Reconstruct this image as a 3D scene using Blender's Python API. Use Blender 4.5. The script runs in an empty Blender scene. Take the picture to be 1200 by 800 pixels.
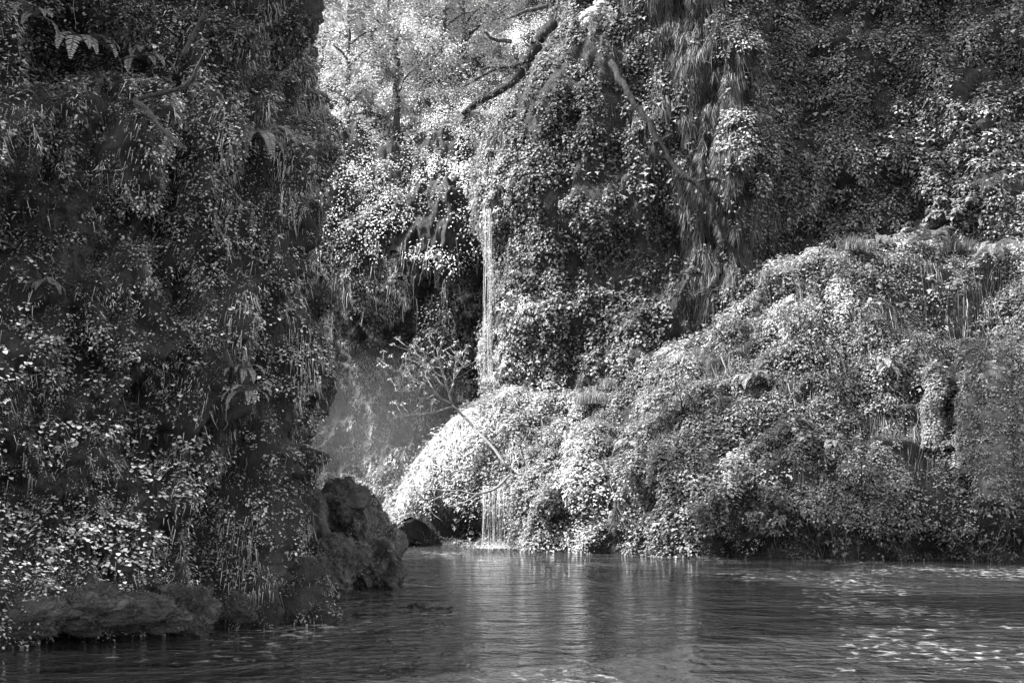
import bpy, math
import numpy as np
RNG = np.random.default_rng(7)
R = math.radians
sc = bpy.context.scene
COL = sc.collection

# ------------------------------------------------------------------ camera, sky, sun, exposure
CH, F = 1.6, 1667.0                      # eye height above the pool, focal length in photo pixels
cam = bpy.data.cameras.new('camera'); camo = bpy.data.objects.new('camera', cam); COL.objects.link(camo)
camo.location = (0, 0, CH); camo.rotation_euler = (R(90), 0, 0)
cam.sensor_width = 36; cam.lens = 36 * F / 1200; cam.shift_y = 176 / 1200
cam.clip_start = 0.1; cam.clip_end = 800
sc.camera = camo
SUN = np.array([-0.63, -0.04, 0.76]); SUN /= np.linalg.norm(SUN)
el = math.asin(SUN[2]); az = math.atan2(SUN[0], SUN[1])
w = bpy.data.worlds.new('World'); sc.world = w; w.use_nodes = True
nt = w.node_tree; nt.nodes.clear()
sky = nt.nodes.new('ShaderNodeTexSky'); sky.sky_type = 'NISHITA'; sky.sun_disc = False
sky.sun_elevation = el; sky.sun_rotation = az
bw = nt.nodes.new('ShaderNodeRGBToBW'); bg = nt.nodes.new('ShaderNodeBackground'); wo = nt.nodes.new('ShaderNodeOutputWorld')
bg.inputs['Strength'].default_value = 0.15
nt.links.new(sky.outputs[0], bw.inputs[0]); nt.links.new(bw.outputs[0], bg.inputs['Color']); nt.links.new(bg.outputs[0], wo.inputs[0])
sl = bpy.data.lights.new('sun', 'SUN'); so = bpy.data.objects.new('sun', sl); COL.objects.link(so)
sl.energy = 3.7; sl.angle = R(0.6); sl.color = (1, 1, 1)
so.location = (-20, 10, 40)
from mathutils import Vector, Matrix
so.rotation_euler = Vector(SUN).to_track_quat('Z', 'Y').to_euler()
sc.view_settings.view_transform = 'Standard'; sc.view_settings.look = 'None'; sc.view_settings.gamma = 1
sc.view_settings.use_curve_mapping = False
sc.view_settings.exposure = 2.72
sc.cycles.max_bounces = 6; sc.cycles.transparent_max_bounces = 12

# ------------------------------------------------------------------ maths
def at(px, py, d):
    return np.array([(px - 600) * d / F, d, CH - (py - 576) * d / F])
def atv(px, py, d):
    px, py, d = np.broadcast_arrays(np.asarray(px, float), py, d)
    return np.stack([(px - 600) * d / F, d, CH - (py - 576) * d / F], -1)
def pix(P):
    y = np.maximum(P[..., 1], .1)
    return 600 + F * P[..., 0] / y, 576 - F * (P[..., 2] - CH) / y
def nrm(a):
    return a / np.maximum(np.linalg.norm(a, axis=-1, keepdims=True), 1e-9)
_g = np.random.default_rng(3)
_perm = _g.permutation(256); _perm = np.concatenate([_perm, _perm, _perm])
_grad = nrm(_g.normal(size=(256, 3)))
def perlin(p):
    p = np.asarray(p, float); i = np.floor(p).astype(int); f = p - i; i &= 255
    u = f * f * f * (f * (f * 6 - 15) + 10); r = 0
    for dx in (0, 1):
        for dy in (0, 1):
            for dz in (0, 1):
                h = _perm[_perm[_perm[(i[..., 0] + dx) & 255] + ((i[..., 1] + dy) & 255)] + ((i[..., 2] + dz) & 255)]
                g = _grad[h & 255]
                d = (g * (f - (dx, dy, dz))).sum(-1)
                wgt = (u[..., 0] if dx else 1 - u[..., 0]) * (u[..., 1] if dy else 1 - u[..., 1]) * (u[..., 2] if dz else 1 - u[..., 2])
                r = r + wgt * d
    return r * 1.5
def fbm(p, s=1.0, o=4, st=(1, 1, 1), off=0.0, gain=.5):
    p = np.asarray(p, float) * st * s + off; a = 1; t = 0
    for k in range(o):
        t = t + a * perlin(p); p = p * 2.03 + 17.3; a *= gain
    return t
def sst(a, b, x):
    t = np.clip((x - a) / (b - a), 0, 1); return t * t * (3 - 2 * t)
def gauss(P, blobs):
    X, Y = pix(P); r = np.zeros(X.shape)
    for (cx, cy, rx, ry, a) in blobs:
        r = r + a * np.exp(-((X - cx) / rx) ** 2 - ((Y - cy) / ry) ** 2)
    return r
def cr(pts, m):
    pts = np.asarray(pts, float); n = len(pts)
    e = np.concatenate([2 * pts[:1] - pts[1:2], pts, 2 * pts[-1:] - pts[-2:-1]])
    t = np.linspace(0, n - 1, m); i = np.minimum(t.astype(int), n - 2); f = (t - i).reshape((-1,) + (1,) * (pts.ndim - 1))
    p0, p1, p2, p3 = e[i], e[i + 1], e[i + 2], e[i + 3]
    return .5 * (2 * p1 + (p2 - p0) * f + (2 * p0 - 5 * p1 + 4 * p2 - p3) * f ** 2 + (3 * p1 - p0 - 3 * p2 + p3) * f ** 3)

# ------------------------------------------------------------------ materials (the photograph is black and white: every colour is a grey)
def mat(name, build):
    m = bpy.data.materials.new(name); m.use_nodes = True; t = m.node_tree; t.nodes.clear()
    o = t.nodes.new('ShaderNodeOutputMaterial'); build(t, o); return m
def N_(t, k, **kw):
    n = t.nodes.new(k)
    for a, b in kw.items():
        if a in n.inputs.keys(): n.inputs[a].default_value = b
        else: setattr(n, a, b)
    return n
def ramp(t, fac, stops):
    r = t.nodes.new('ShaderNodeValToRGB'); cr_ = r.color_ramp
    while len(cr_.elements) < len(stops): cr_.elements.new(.5)
    for e, (p, v) in zip(cr_.elements, stops): e.position = p; e.color = (v, v, v, 1)
    t.links.new(fac, r.inputs[0]); return r.outputs[0]
def rockish(lo, hi, sc_=3.0, stretch=(1, 1, .4), bump=.6, rough=.75, bsc=14, sp=.12):
    def b(t, o):
        tc = N_(t, 'ShaderNodeTexCoord'); mp = N_(t, 'ShaderNodeMapping'); mp.inputs['Scale'].default_value = stretch
        t.links.new(tc.outputs['Object'], mp.inputs[0])
        n1 = N_(t, 'ShaderNodeTexNoise', Scale=sc_, Detail=8.0, Roughness=.65); t.links.new(mp.outputs[0], n1.inputs['Vector'])
        n2 = N_(t, 'ShaderNodeTexNoise', Scale=bsc, Detail=6.0, Roughness=.7); t.links.new(mp.outputs[0], n2.inputs['Vector'])
        c = ramp(t, n1.outputs[0], [(.3, lo), (.5, (lo * 2 + hi) / 3), (.72, hi)])
        bp = N_(t, 'ShaderNodeBump', Strength=bump, Distance=.08); t.links.new(n2.outputs[0], bp.inputs['Height'])
        p = N_(t, 'ShaderNodeBsdfPrincipled', Roughness=rough); p.inputs['Specular IOR Level'].default_value = sp; t.links.new(c, p.inputs['Base Color']); t.links.new(bp.outputs[0], p.inputs['Normal'])
        t.links.new(p.outputs[0], o.inputs[0])
    return b
def leafy(trans=.3, rough=.5, spec=.35):
    def b(t, o):
        a = N_(t, 'ShaderNodeAttribute', attribute_name='tone')
        p = N_(t, 'ShaderNodeBsdfPrincipled', Roughness=rough); p.inputs['Specular IOR Level'].default_value = spec
        tr = N_(t, 'ShaderNodeBsdfTranslucent'); mx = N_(t, 'ShaderNodeMixShader'); mx.inputs[0].default_value = trans
        t.links.new(a.outputs['Fac'], p.inputs['Base Color']); t.links.new(a.outputs['Fac'], tr.inputs[0])
        t.links.new(p.outputs[0], mx.inputs[1]); t.links.new(tr.outputs[0], mx.inputs[2]); t.links.new(mx.outputs[0], o.inputs[0])
    return b
M_ROCK = mat('wet_rock', rockish(.006, .05, 2.2, bump=.8, rough=.5))
M_SOIL = mat('mossy_soil', rockish(.012, .05, 3.0, bump=.8, rough=.9))
M_BOULD = mat('boulder_rock', rockish(.02, .16, 3.0, (1, 1, 1), 1.0, .35, 26))
M_BARK = mat('bark', rockish(.02, .10, 9.0, (1, 1, .3), .8, .8, 30))
M_DARKBARK = mat('dark_bark', rockish(.008, .05, 9.0, (1, 1, .3), 1.0, .9, 30))
M_MOSSBARK = mat('mossy_bark', rockish(.05, .16, 8.0, (1, 1, 1), .9, .9, 30))
M_PALE = mat('pale_bark', rockish(.1, .22, 9.0, (1, 1, 1), .4, .7, 30))
M_LEAF = mat('leaf', leafy(.3, .6, .25))
M_MOSS = mat('moss', leafy(.3, .9, .05))
M_STRAND = mat('root_fibre', leafy(.15, .6, .3))

# ------------------------------------------------------------------ objects
def tag(o, label=None, cat=None, group=None, kind=None):
    if label: o['label'] = label
    if cat: o['category'] = cat
    if group: o['group'] = group
    if kind: o['kind'] = kind
    return o
def mesh(name, V, Fc, m, parent=None, origin=None, tone=None, smooth=True):
    """V (n,3), Fc (k,4) or (k,3) index array"""
    V = np.asarray(V, float).reshape(-1, 3); Fc = np.asarray(Fc, np.int32)
    if origin is None: origin = parent_origin(parent)
    me = bpy.data.meshes.new(name); k, q = Fc.shape
    me.vertices.add(len(V)); me.vertices.foreach_set('co', (V - origin).astype(np.float32).ravel())
    me.loops.add(k * q); me.loops.foreach_set('vertex_index', Fc.ravel())
    me.polygons.add(k); me.polygons.foreach_set('loop_start', np.arange(0, k * q, q, dtype=np.int32))
    me.update(calc_edges=True)
    me.polygons.foreach_set('use_smooth', np.full(k, smooth))
    if tone is not None:
        at_ = me.attributes.new('tone', 'FLOAT', 'POINT'); at_.data.foreach_set('value', np.asarray(tone, np.float32))
    me.materials.append(m); me.update()
    o = bpy.data.objects.new(name, me); COL.objects.link(o)
    if parent is not None:
        o.parent = parent
        if name in ('moss', 'splash', 'leaves'): o['kind'] = 'stuff'
    else: o.location = origin
    return o
def parent_origin(p):
    return np.zeros(3) if p is None else np.array(p.location)
def empty(name, loc, label, cat, group=None):
    o = bpy.data.objects.new(name, None); COL.objects.link(o); o.location = loc; o.empty_display_size = .2
    return tag(o, label, cat, group)

class Surf:
    def __init__(s, ctrl, nv, nu, disp=None, reps=1):
        P = cr(ctrl, nv); P = np.swapaxes(cr(np.swapaxes(P, 0, 1), nu), 0, 1)
        s.P = P; s.norm()
        if disp is not None:
            P = P + s.N * disp(P, s.N)[..., None]; s.P = P; s.norm()
    def norm(s):
        du = np.gradient(s.P, axis=1); dv = np.gradient(s.P, axis=0); s.N = nrm(np.cross(du, dv))
        a = np.linalg.norm(np.cross(du, dv), axis=-1)[:-1, :-1]; s.A = a
    def build(s, name, m):
        nv, nu = s.P.shape[:2]; i = np.arange(nv * nu).reshape(nv, nu)
        Fc = np.stack([i[:-1, :-1], i[:-1, 1:], i[1:, 1:], i[1:, :-1]], -1).reshape(-1, 4)
        return mesh(name, s.P, Fc, m)
    def at(s, u, v):
        nv, nu = s.P.shape[:2]; x = np.clip(u, 0, .9999) * (nu - 1); y = np.clip(v, 0, .9999) * (nv - 1)
        i = y.astype(int); j = x.astype(int); fy = (y - i)[:, None]; fx = (x - j)[:, None]
        f = lambda A: (A[i, j] * (1 - fx) + A[i, j + 1] * fx) * (1 - fy) + (A[i + 1, j] * (1 - fx) + A[i + 1, j + 1] * fx) * fy
        return f(s.P), nrm(f(s.N))
    def scatter(s, n, mask=None, back=-.35):
        C = .25 * (s.P[:-1, :-1] + s.P[1:, :-1] + s.P[:-1, 1:] + s.P[1:, 1:])
        X, Y = pix(C); vis = (X > -130) & (X < 1330) & (Y > -120) & (Y < 830) & (C[..., 2] > -.1) & (C[..., 1] > 2)
        Nc = s.N[:-1, :-1]; toc = nrm(np.array([0, 0, CH]) - C); vis &= (Nc * toc).sum(-1) > back
        wgt = s.A * vis
        if mask is not None: wgt = wgt * np.clip(mask(C, Nc), 0, 1)
        wgt = wgt.ravel(); wgt = wgt / wgt.sum()
        c = RNG.choice(len(wgt), n, p=wgt); nv, nu = s.P.shape[:2]
        i, j = np.divmod(c, nu - 1)
        u = (j + RNG.random(n)) / (nu - 1); v = (i + RNG.random(n)) / (nv - 1)
        P, N = s.at(u, v); return P, N, u, v

UP = np.array([0, 0, 1.])
def leaves(P, N, L, W, D=None, fold=.15):
    """folded leaf blades: P base, N facing, D pointing direction"""
    n = len(P); L = np.broadcast_to(L, n)[:, None]; W = np.broadcast_to(W, n)[:, None]
    if D is None: D = RNG.normal(size=(n, 3)) - UP * .8
    N = nrm(N); T = nrm(D - (D * N).sum(-1, keepdims=True) * N); B = np.cross(N, T)
    f = N * W * fold
    V = np.stack([P, P + T * L * .28 + B * W * .5 + f, P + T * L * .72 + B * W * .42 + f * .6, P + T * L - N * L * .12,
                  P + T * L * .72 - B * W * .42 + f * .6, P + T * L * .28 - B * W * .5 + f], 1)
    b = (np.arange(n) * 6)[:, None]
    Fc = np.concatenate([b + [0, 3, 2, 1], b + [0, 5, 4, 3]], 1).reshape(-1, 4)
    return V.reshape(-1, 3), Fc, 6
def lobed(P, N, S, D=None):
    """three-lobed leaves"""
    n = len(P); S = np.broadcast_to(S, n)[:, None]
    if D is None: D = RNG.normal(size=(n, 3)) - UP * .8
    N = nrm(N); T = nrm(D - (D * N).sum(-1, keepdims=True) * N); B = np.cross(N, T)
    q = lambda a, b_, c=0: P + T * S * a + B * S * b_ + N * S * c
    V = np.stack([q(0, 0), q(.25, .55, .08), q(.45, .22), q(1, 0, -.12), q(.45, -.22), q(.25, -.55, .08), q(-.12, .2), q(-.12, -.2)], 1)
    b = (np.arange(n) * 8)[:, None]
    Fc = np.concatenate([b + [0, 3, 2, 1], b + [0, 5, 4, 3]], 1).reshape(-1, 4)
    return V.reshape(-1, 3), Fc, 8
def cat_(parts):
    Vs, Fs, T, off = [], [], [], 0
    for (V, Fc, t) in parts:
        Vs.append(V); Fs.append(Fc + off); off += len(V); T.append(t)
    return np.concatenate(Vs), np.concatenate(Fs), np.concatenate(T)
def tones(n, k, lo, hi, pw=1.5):
    return np.repeat(lo + (hi - lo) * RNG.random(n) ** pw, k)
def clumps(C, N, rad, per, L, W, lo=.08, hi=.22, up=.6, flat=.7, shape='leaf', pw=1.3):
    """clusters of leaves round the points C"""
    n = len(C); rad = np.broadcast_to(rad, n); idx = np.repeat(np.arange(n), per); k = len(idx)
    r = nrm(RNG.normal(size=(k, 3))) * (RNG.random(k) ** .45)[:, None]
    Nn = N[idx]; r = r - Nn * ((r * Nn).sum(-1, keepdims=True)) * (1 - flat)
    P = C[idx] + Nn * (rad * .35)[idx][:, None] + r * rad[idx][:, None]
    ln = r * .7 + Nn * .35 + UP * up + RNG.normal(size=(k, 3)) * .2
    s = RNG.uniform(.6, 1.25, k)
    D = r + RNG.normal(size=(k, 3)) * .5 - UP * .5
    if shape == 'leaf': V, Fc, q = leaves(P, ln, L * s, W * s, D)
    else: V, Fc, q = lobed(P, ln, L * s, D)
    ct = (RNG.uniform(.6, 1.3, n) * (.65 + .65 * nm(C, .45 if n > 500 else .05, -.25, .25, 3, off=218.5)))[idx]  # broad noise paints large light and shade areas into the leaf tones
    return V, Fc, np.repeat((lo + (hi - lo) * RNG.random(k) ** pw) * ct, q)
def strands(S, u, v, length, width, seg=4, push=.1, drift=.01, lo=.04, hi=.16, free=0.0, lift=.0):
    """ribbons that run down a surface from (u,v); free>0 lets them hang plumb"""
    n = len(u); length = np.broadcast_to(length, n); width = np.broadcast_to(width, n)
    zr = S.P[-1, :, 2].max() - S.P[0, :, 2].min()
    P0, N0 = S.at(u, v); pts = []; dr = RNG.normal(size=n) * drift; ph = RNG.uniform(0, 6, n)
    for k in range(seg + 1):
        t = k / seg; vv = v - length * t / zr; uu = u + dr * t + np.sin(ph + t * 5) * drift * .25
        Pk, Nk = S.at(uu, vv)
        Pk = Pk + Nk * (push * math.sin(math.pi * min(1, t * .8 + .1)) + lift)
        Pf = P0 + N0 * (push * (.5 + t)) - UP * (length * t)[:, None] + RNG.normal(size=(n, 3)) * .015
        pts.append(Pk * (1 - free) + Pf * free)
    pts = np.stack(pts, 1); tn = np.gradient(pts, axis=1)
    side = nrm(np.cross(tn, N0[:, None, :] + RNG.normal(size=(n, 1, 3)) * .5)); wv = width[:, None, None] * np.linspace(1, .35, seg + 1)[None, :, None]
    V = np.stack([pts + side * wv / 2, pts - side * wv / 2], 2).reshape(-1, 3)
    b = (np.arange(n) * (seg + 1) * 2)[:, None, None]; s_ = (np.arange(seg) * 2)[None, :, None]
    Fc = (b + s_ + np.array([0, 1, 3, 2])[None, None]).reshape(-1, 4)
    return V, Fc, tones(n, (seg + 1) * 2, lo, hi)
def tufts(P, N, L, W, lo=.05, hi=.16, spread=.7, grav=.3):
    """moss: short needles"""
    n = len(P); D = N + RNG.normal(size=(n, 3)) * spread - UP * grav
    D = nrm(D) * np.broadcast_to(L, n)[:, None] * RNG.uniform(.5, 1.2, n)[:, None]; B = nrm(np.cross(D, RNG.normal(size=(n, 3)))) * np.broadcast_to(W, n)[:, None] * .5
    V = np.stack([P - B, P + B, P + D - UP * 0.15 * np.broadcast_to(L, n)[:, None]], 1).reshape(-1, 3)
    Fc = np.arange(n * 3).reshape(-1, 3)
    return V, Fc, n
def tube(pts, rad, sides=8, m=None, rough=.0, steps=4, cap=True):
    pts = cr(np.asarray(pts, float), (len(pts) - 1) * steps + 1); rad = np.interp(np.linspace(0, 1, len(pts)), np.linspace(0, 1, len(rad)), rad)
    if rough: pts = pts + fbm(pts * 1.0, 2.5, 2)[:, None] * np.array([1, .6, .8]) * rough
    tn = nrm(np.gradient(pts, axis=0)); a = nrm(np.cross(tn, np.where(np.abs(tn[:, 2:3]) > .8, [[1., 0, 0]], [[0, 0, 1.]]))); b = np.cross(tn, a)
    th = np.linspace(0, 2 * math.pi, sides, endpoint=False)
    ring = (a[:, None] * np.cos(th)[None, :, None] + b[:, None] * np.sin(th)[None, :, None])
    rr = rad[:, None] * (1 + .18 * perlin(ring * 1.2 + pts[:, None] * 3))
    V = (pts[:, None] + ring * rr[..., None]).reshape(-1, 3); n = len(pts)
    i = np.arange(n * sides).reshape(n, sides); j = np.roll(i, -1, 1)
    Fc = np.stack([i[:-1], j[:-1], j[1:], i[1:]], -1).reshape(-1, 4)
    c = len(V); V = np.concatenate([V, pts[:1], pts[-1:]])
    z = np.arange(0, sides, 2)
    caps = [[c, (k + 2) % sides, (k + 1) % sides, k] for k in range(0, sides, 2)] + [[c + 1, (n - 1) * sides + k, (n - 1) * sides + (k + 1) % sides, (n - 1) * sides + (k + 2) % sides] for k in range(0, sides, 2)]
    return V, np.concatenate([Fc, np.array(caps)])
def tubes(lst):
    Vs, Fs, off = [], [], 0
    for V, Fc in lst: Vs.append(V); Fs.append(Fc + off); off += len(V)
    return np.concatenate(Vs), np.concatenate(Fs)

# ------------------------------------------------------------------ setting: the left cliff
foot = [(-16, 6), (-9.5, 11), at(0, 0, 15.0)[:2], at(120, 0, 15.6)[:2], at(262, 0, 16.6)[:2], at(310, 0, 18.4)[:2], at(338, 0, 20.2)[:2], at(346, 0, 22.3)[:2], at(326, 0, 26)[:2], (-6.5, 30), (-11, 33.5), (-18, 35)]
foot = np.array(foot); tg = np.gradient(foot, axis=0); on = nrm(np.stack([tg[:, 1], -tg[:, 0]], -1))
zs = [-1.5, -.2, .25, .9, 2.0, 3.2, 4.4, 5.5, 6.4, 7.6, 9.5, 12]
ofs = [.1, 0, .15, .15, .22, .25, .22, .15, .0, -.1, -.3, -1.8]
ctrl = np.array([[(*(foot[j] + on[j] * ofs[i]), zs[i]) for j in range(len(foot))] for i in range(len(zs))])
def disp_left(P, N):
    X, Y = pix(P)
    flute = fbm(P, .9, 3, (1, 1, .14)) * .5 * sst(80, 250, X) + (.28 - np.abs(fbm(P, 1.5, 3, (1, 1, .10), 5))) * 1.15 * sst(100, 260, X)
    d = fbm(P, .35, 4, off=2) * .5 + fbm(P, 1.3, 4, (1, 1, .7), 9) * .5 + flute
    d += gauss(P, [(50, 705, 70, 28, .35), (150, 712, 60, 25, .3), (270, 715, 45, 20, .2), (250, 240, 20, 90, -.55), (120, 170, 120, 30, .35),
                   (30, 230, 60, 70, -.3), (320, 190, 60, 25, .35), (310, 420, 14, 120, -.45), (215, 480, 45, 200, .25), (400, 330, 60, 130, -.95), (395, 500, 45, 90, -.35), (400, 600, 60, 90, -.8), (400, 180, 45, 80, -.6), (390, 40, 70, 110, -.55), (190, 225, 60, 16, .25), (60, 130, 60, 16, .3), (100, 60, 90, 30, -.6)])
    d += (.3 - np.abs(fbm(P, 1.2, 3, (1, 1, .5), 35))) * .35
    d += (.3 - np.abs(fbm(P, 2.6, 3, (1, 1, .6), 31))) * .22 + fbm(P, 6, 3, off=33) * .05
    return np.maximum(d, -1.2) * sst(-1.4, -.2, P[..., 2])
LEFT = Surf(ctrl, 560, 900, disp_left)
tag(LEFT.build('cliff', M_ROCK), 'shaded left cliff hung with moss and round leaves', kind='structure')

# far cliff: the ivy column beside the fall and the dark wall to its right
rows = [(700, 600, .4), (560, 598, .2), (450, 592, -.2), (400, 590, 0), (340, 588, .2), (270, 582, .2), (200, 560, .1), (130, 575, .5), (60, 610, .9), (0, 640, 1.3), (-90, 660, 2), (-200, 680, 4)]
ctrl = []
for (py, e, dd) in rows:
    cols = [(e + 25, 60), (e + 6, 51), (e, 46.5), (e + 22, 44.2), (670, 43), (740, 42.4), (800, 42.2), (860, 41.6), (905, 42.4), (970, 43.6), (1060, 43.4), (1160, 42.3), (1300, 40), (1600, 35)]
    ctrl.append([at(px, py, 43)[2] * np.array([0, 0, 1]) + np.array([(px - 600) * (d + dd) / F, d + dd, 0]) for px, d in cols])
def disp_far(P, N):
    X, Y = pix(P)
    d = (fbm(P, .22, 4, off=4) * .9 - .1) * (.25 + .75 * sst(600, 700, X)) + fbm(P, .8, 4, (1, 1, .6), 3) * .4; cur = np.exp(-((X - (835 + (Y - 150) * .18)) / 55) ** 2) * sst(420, 300, Y)
    d += cur * (.3 + fbm(P, 1.6, 3, (1.6, 1.6, .07), 7) * .4) + (.3 - np.abs(fbm(P, .55, 4, off=15))) * 1.1 * sst(860, 950, X)
    d += gauss(P, [(862, 190, 22, 30, .2), (888, 260, 20, 40, .3), (700, 250, 60, 60, .3), (660, 300, 40, 30, -.4), (940, 330, 40, 60, -1.0), (600, 420, 30, 50, .5), (640, 200, 30, 60, .3)])
    return d
FAR = Surf(ctrl, 330, 520, disp_far)
tag(FAR.build('cliff', M_SOIL), 'far cliff smothered in ivy beside the tall thin waterfall', kind='structure')

# rear wall of the bowl with its hollow, and the wooded slope above
rows = [(665, 57), (600, 57.5), (520, 59), (440, 58.8), (380, 58.4), (335, 57.8), (300, 57.3), (250, 57), (190, 59.5), (140, 65), (90, 73), (40, 82)]
ctrl = []
for (py, d) in rows:
    ctrl.append([at(px, py, d + (abs(px - 470) / 150) ** 2 * (.9 if px < 470 else -.4)) for px in (180, 280, 350, 410, 470, 530, 590, 660, 760)])
ctrl.append([at(px, -60, 95) for px in (100, 200, 300, 400, 470, 550, 650, 750, 900)])
ctrl.append([at(px, -330, 130) for px in (-200, 0, 200, 350, 470, 620, 750, 950, 1200)])
def disp_rear(P, N):
    return fbm(P, .18, 4, off=8) * 1.3 + fbm(P, .8, 3, off=1) * .5 + (.3 - np.abs(fbm(P, 1.1, 4, off=11))) * .8 + gauss(P, [(530, 300, 30, 70, .8)])
REAR = Surf(ctrl, 400, 400, disp_rear)
tag(REAR.build('hillside', M_SOIL), 'wooded back wall of the bowl above the dark hollow', kind='structure')

# the sunlit bank
bc = [((340, 643, 46), (355, 634, 47)), ((400, 641, 43.8), (395, 616, 46)), ((460, 641, 42.2), (446, 598, 45.2)), ((515, 641, 41), (514, 512, 44)), ((572, 642, 40.4), (574, 472, 43.2)), ((640, 645, 38.7), (640, 482, 42.6)),
      ((710, 648, 37), (715, 472, 41.6)), ((800, 652, 35.1), (795, 418, 40.8)), ((880, 654, 34.2), (870, 374, 40)), ((960, 655, 33.8), (950, 318, 39.3)),
      ((1060, 657, 32.9), (1050, 296, 39.3)), ((1150, 659, 32.1), (1150, 300, 39)), ((1270, 661, 31.4), (1270, 300, 38)), ((1500, 664, 30), (1500, 290, 35))]
ts = [-.12, 0, .07, .2, .38, .56, .74, .9, 1]
ctrl = [[] for _ in range(len(ts) + 2)]
for (b, c) in bc:
    B = at(*b); B[2] = 0; Cc = at(*c)
    for i, t in enumerate(ts):
        q = max(t, 0) ** 1.9
        ctrl[i].append([B[0] + (Cc[0] - B[0]) * t, B[1] + (Cc[1] - B[1]) * q, B[2] + (Cc[2] - B[2]) * t if t > 0 else -.9 * (t < 0)])
    ctrl[-2].append(Cc + [.2, 1.6, -.15]); ctrl[-1].append(Cc + [.4, 7, -1.5])
def disp_bank(P, N):
    X, Y = pix(P)
    d = (fbm(P, .35, 4, off=14) * .55 + (.35 - np.abs(fbm(P, .75, 3, (1, 1, .7), 6))) * .75) * (.15 + .85 * sst(540, 660, X))
    d -= .75 * sst(600, 640, Y) * sst(760, 860, X)
    d += gauss(P, [(515, 618, 42, 30, -2.2), (575, 618, 22, 24, -.9), (1095, 500, 45, 60, -.9), (1030, 470, 60, 50, -.3), (1090, 350, 50, 22, -1.0), (1160, 370, 60, 30, -1.0), (1180, 560, 60, 50, -.5), (780, 560, 40, 40, .4),
                   (690, 540, 40, 40, .3), (940, 400, 60, 40, .4), (870, 480, 40, 60, -.3), (620, 575, 30, 30, .35), (745, 600, 16, 30, .4), (1150, 480, 30, 70, .3)])
    return d * sst(-.9, .1, P[..., 2])
BANK = Surf(ctrl, 260, 560, disp_bank)
tag(BANK.build('bank', M_SOIL), 'sunlit leafy bank rising from the pool', kind='structure')

# pool bed and water
def sheet(name, z, m, n=2, x0=-70, x1=70, y0=-30, y1=110):
    xs = np.linspace(x0, x1, n); ys = np.linspace(y0, y1, n); X, Y = np.meshgrid(xs, ys)
    V = np.stack([X, Y, np.full_like(X, z)], -1); i = np.arange(n * n).reshape(n, n)
    return mesh(name, V, np.stack([i[:-1, :-1], i[:-1, 1:], i[1:, 1:], i[1:, :-1]], -1).reshape(-1, 4), m)
tag(sheet('ground', -1.0, M_SOIL), 'dark bed of the pool', kind='structure')
def water_nodes(t, o):
    tc = N_(t, 'ShaderNodeTexCoord')
    def nz(sx, sy, s, det, rot=0., dist=0.):
        mp = N_(t, 'ShaderNodeMapping'); mp.inputs['Scale'].default_value = (sx, sy, 1); mp.inputs['Rotation'].default_value = (0, 0, rot)
        t.links.new(tc.outputs['Object'], mp.inputs[0]); n = N_(t, 'ShaderNodeTexNoise', Scale=s, Detail=det, Roughness=.55, Distortion=dist); t.links.new(mp.outputs[0], n.inputs['Vector']); return n.outputs[0]
    def mth(op, a, b=None):
        m_ = N_(t, 'ShaderNodeMath', operation=op)
        for k, x in enumerate((a, b)):
            if x is None: continue
            if isinstance(x, (int, float)): m_.inputs[k].default_value = x
            else: t.links.new(x, m_.inputs[k])
        return m_.outputs[0]
    h = mth('ADD', mth('MULTIPLY', nz(.6, .9, 1.1, 2, .15, .8), 1.0), mth('ADD', mth('MULTIPLY', nz(1.1, 1.1, 3.6, 3, -.1, .6), .45), mth('MULTIPLY', nz(1.6, 1, 11., 2, .3), .06)))
    bp = N_(t, 'ShaderNodeBump', Strength=1.0, Distance=.42); t.links.new(h, bp.inputs['Height'])
    p = N_(t, 'ShaderNodeBsdfPrincipled', Roughness=.04, IOR=1.333); p.inputs['Base Color'].default_value = (.018, .018, .018, 1)
    t.links.new(bp.outputs[0], p.inputs['Normal'])
    # sun glints on the ripples, painted as thin pale streaks
    f1 = nz(1.2, .8, 5, 6, .1, .8); f2 = nz(.5, .22, .7, 3, .1)
    fm = ramp(t, mth('MULTIPLY', f1, f2), [(.31, 0), (.42, 1), (.5, 1)])
    fo = N_(t, 'ShaderNodeBsdfDiffuse'); fo.inputs[0].default_value = (.6, .6, .6, 1)
    mx = N_(t, 'ShaderNodeMixShader'); t.links.new(mth('MULTIPLY', fm, .26), mx.inputs[0]); t.links.new(p.outputs[0], mx.inputs[1]); t.links.new(fo.outputs[0], mx.inputs[2])
    t.links.new(mx.outputs[0], o.inputs[0])
M_WATER = mat('water', water_nodes)
tag(sheet('water', 0, M_WATER), 'dark rippled pool', kind='structure')

# ------------------------------------------------------------------ growth on the left cliff
def nm(P, s, a, b, o=3, off=0, st=(1, 1, 1)):
    return sst(a, b, fbm(P, s, o, st, off))
n = 170000
P, N, u, v = LEFT.scatter(n, lambda P, N: .1 + .9 * nm(P, 1.6, -.2, .2, 4, off=20))
V, Fc, k = tufts(P, N, RNG.uniform(.025, .09, n), .011, spread=.6, grav=.7)
tn = (.01 + .44 * nm(P, 1.6, -.2, .35, 4, off=30)) * (.2 + 1.1 * nm(P, 6, -.2, .3, off=33)) * RNG.uniform(.5, 1.5, n)
tag(mesh('moss', V, Fc, M_MOSS, tone=np.repeat(tn, 3)), 'fine dark moss matted over the left cliff', 'moss', kind='stuff')
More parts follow.
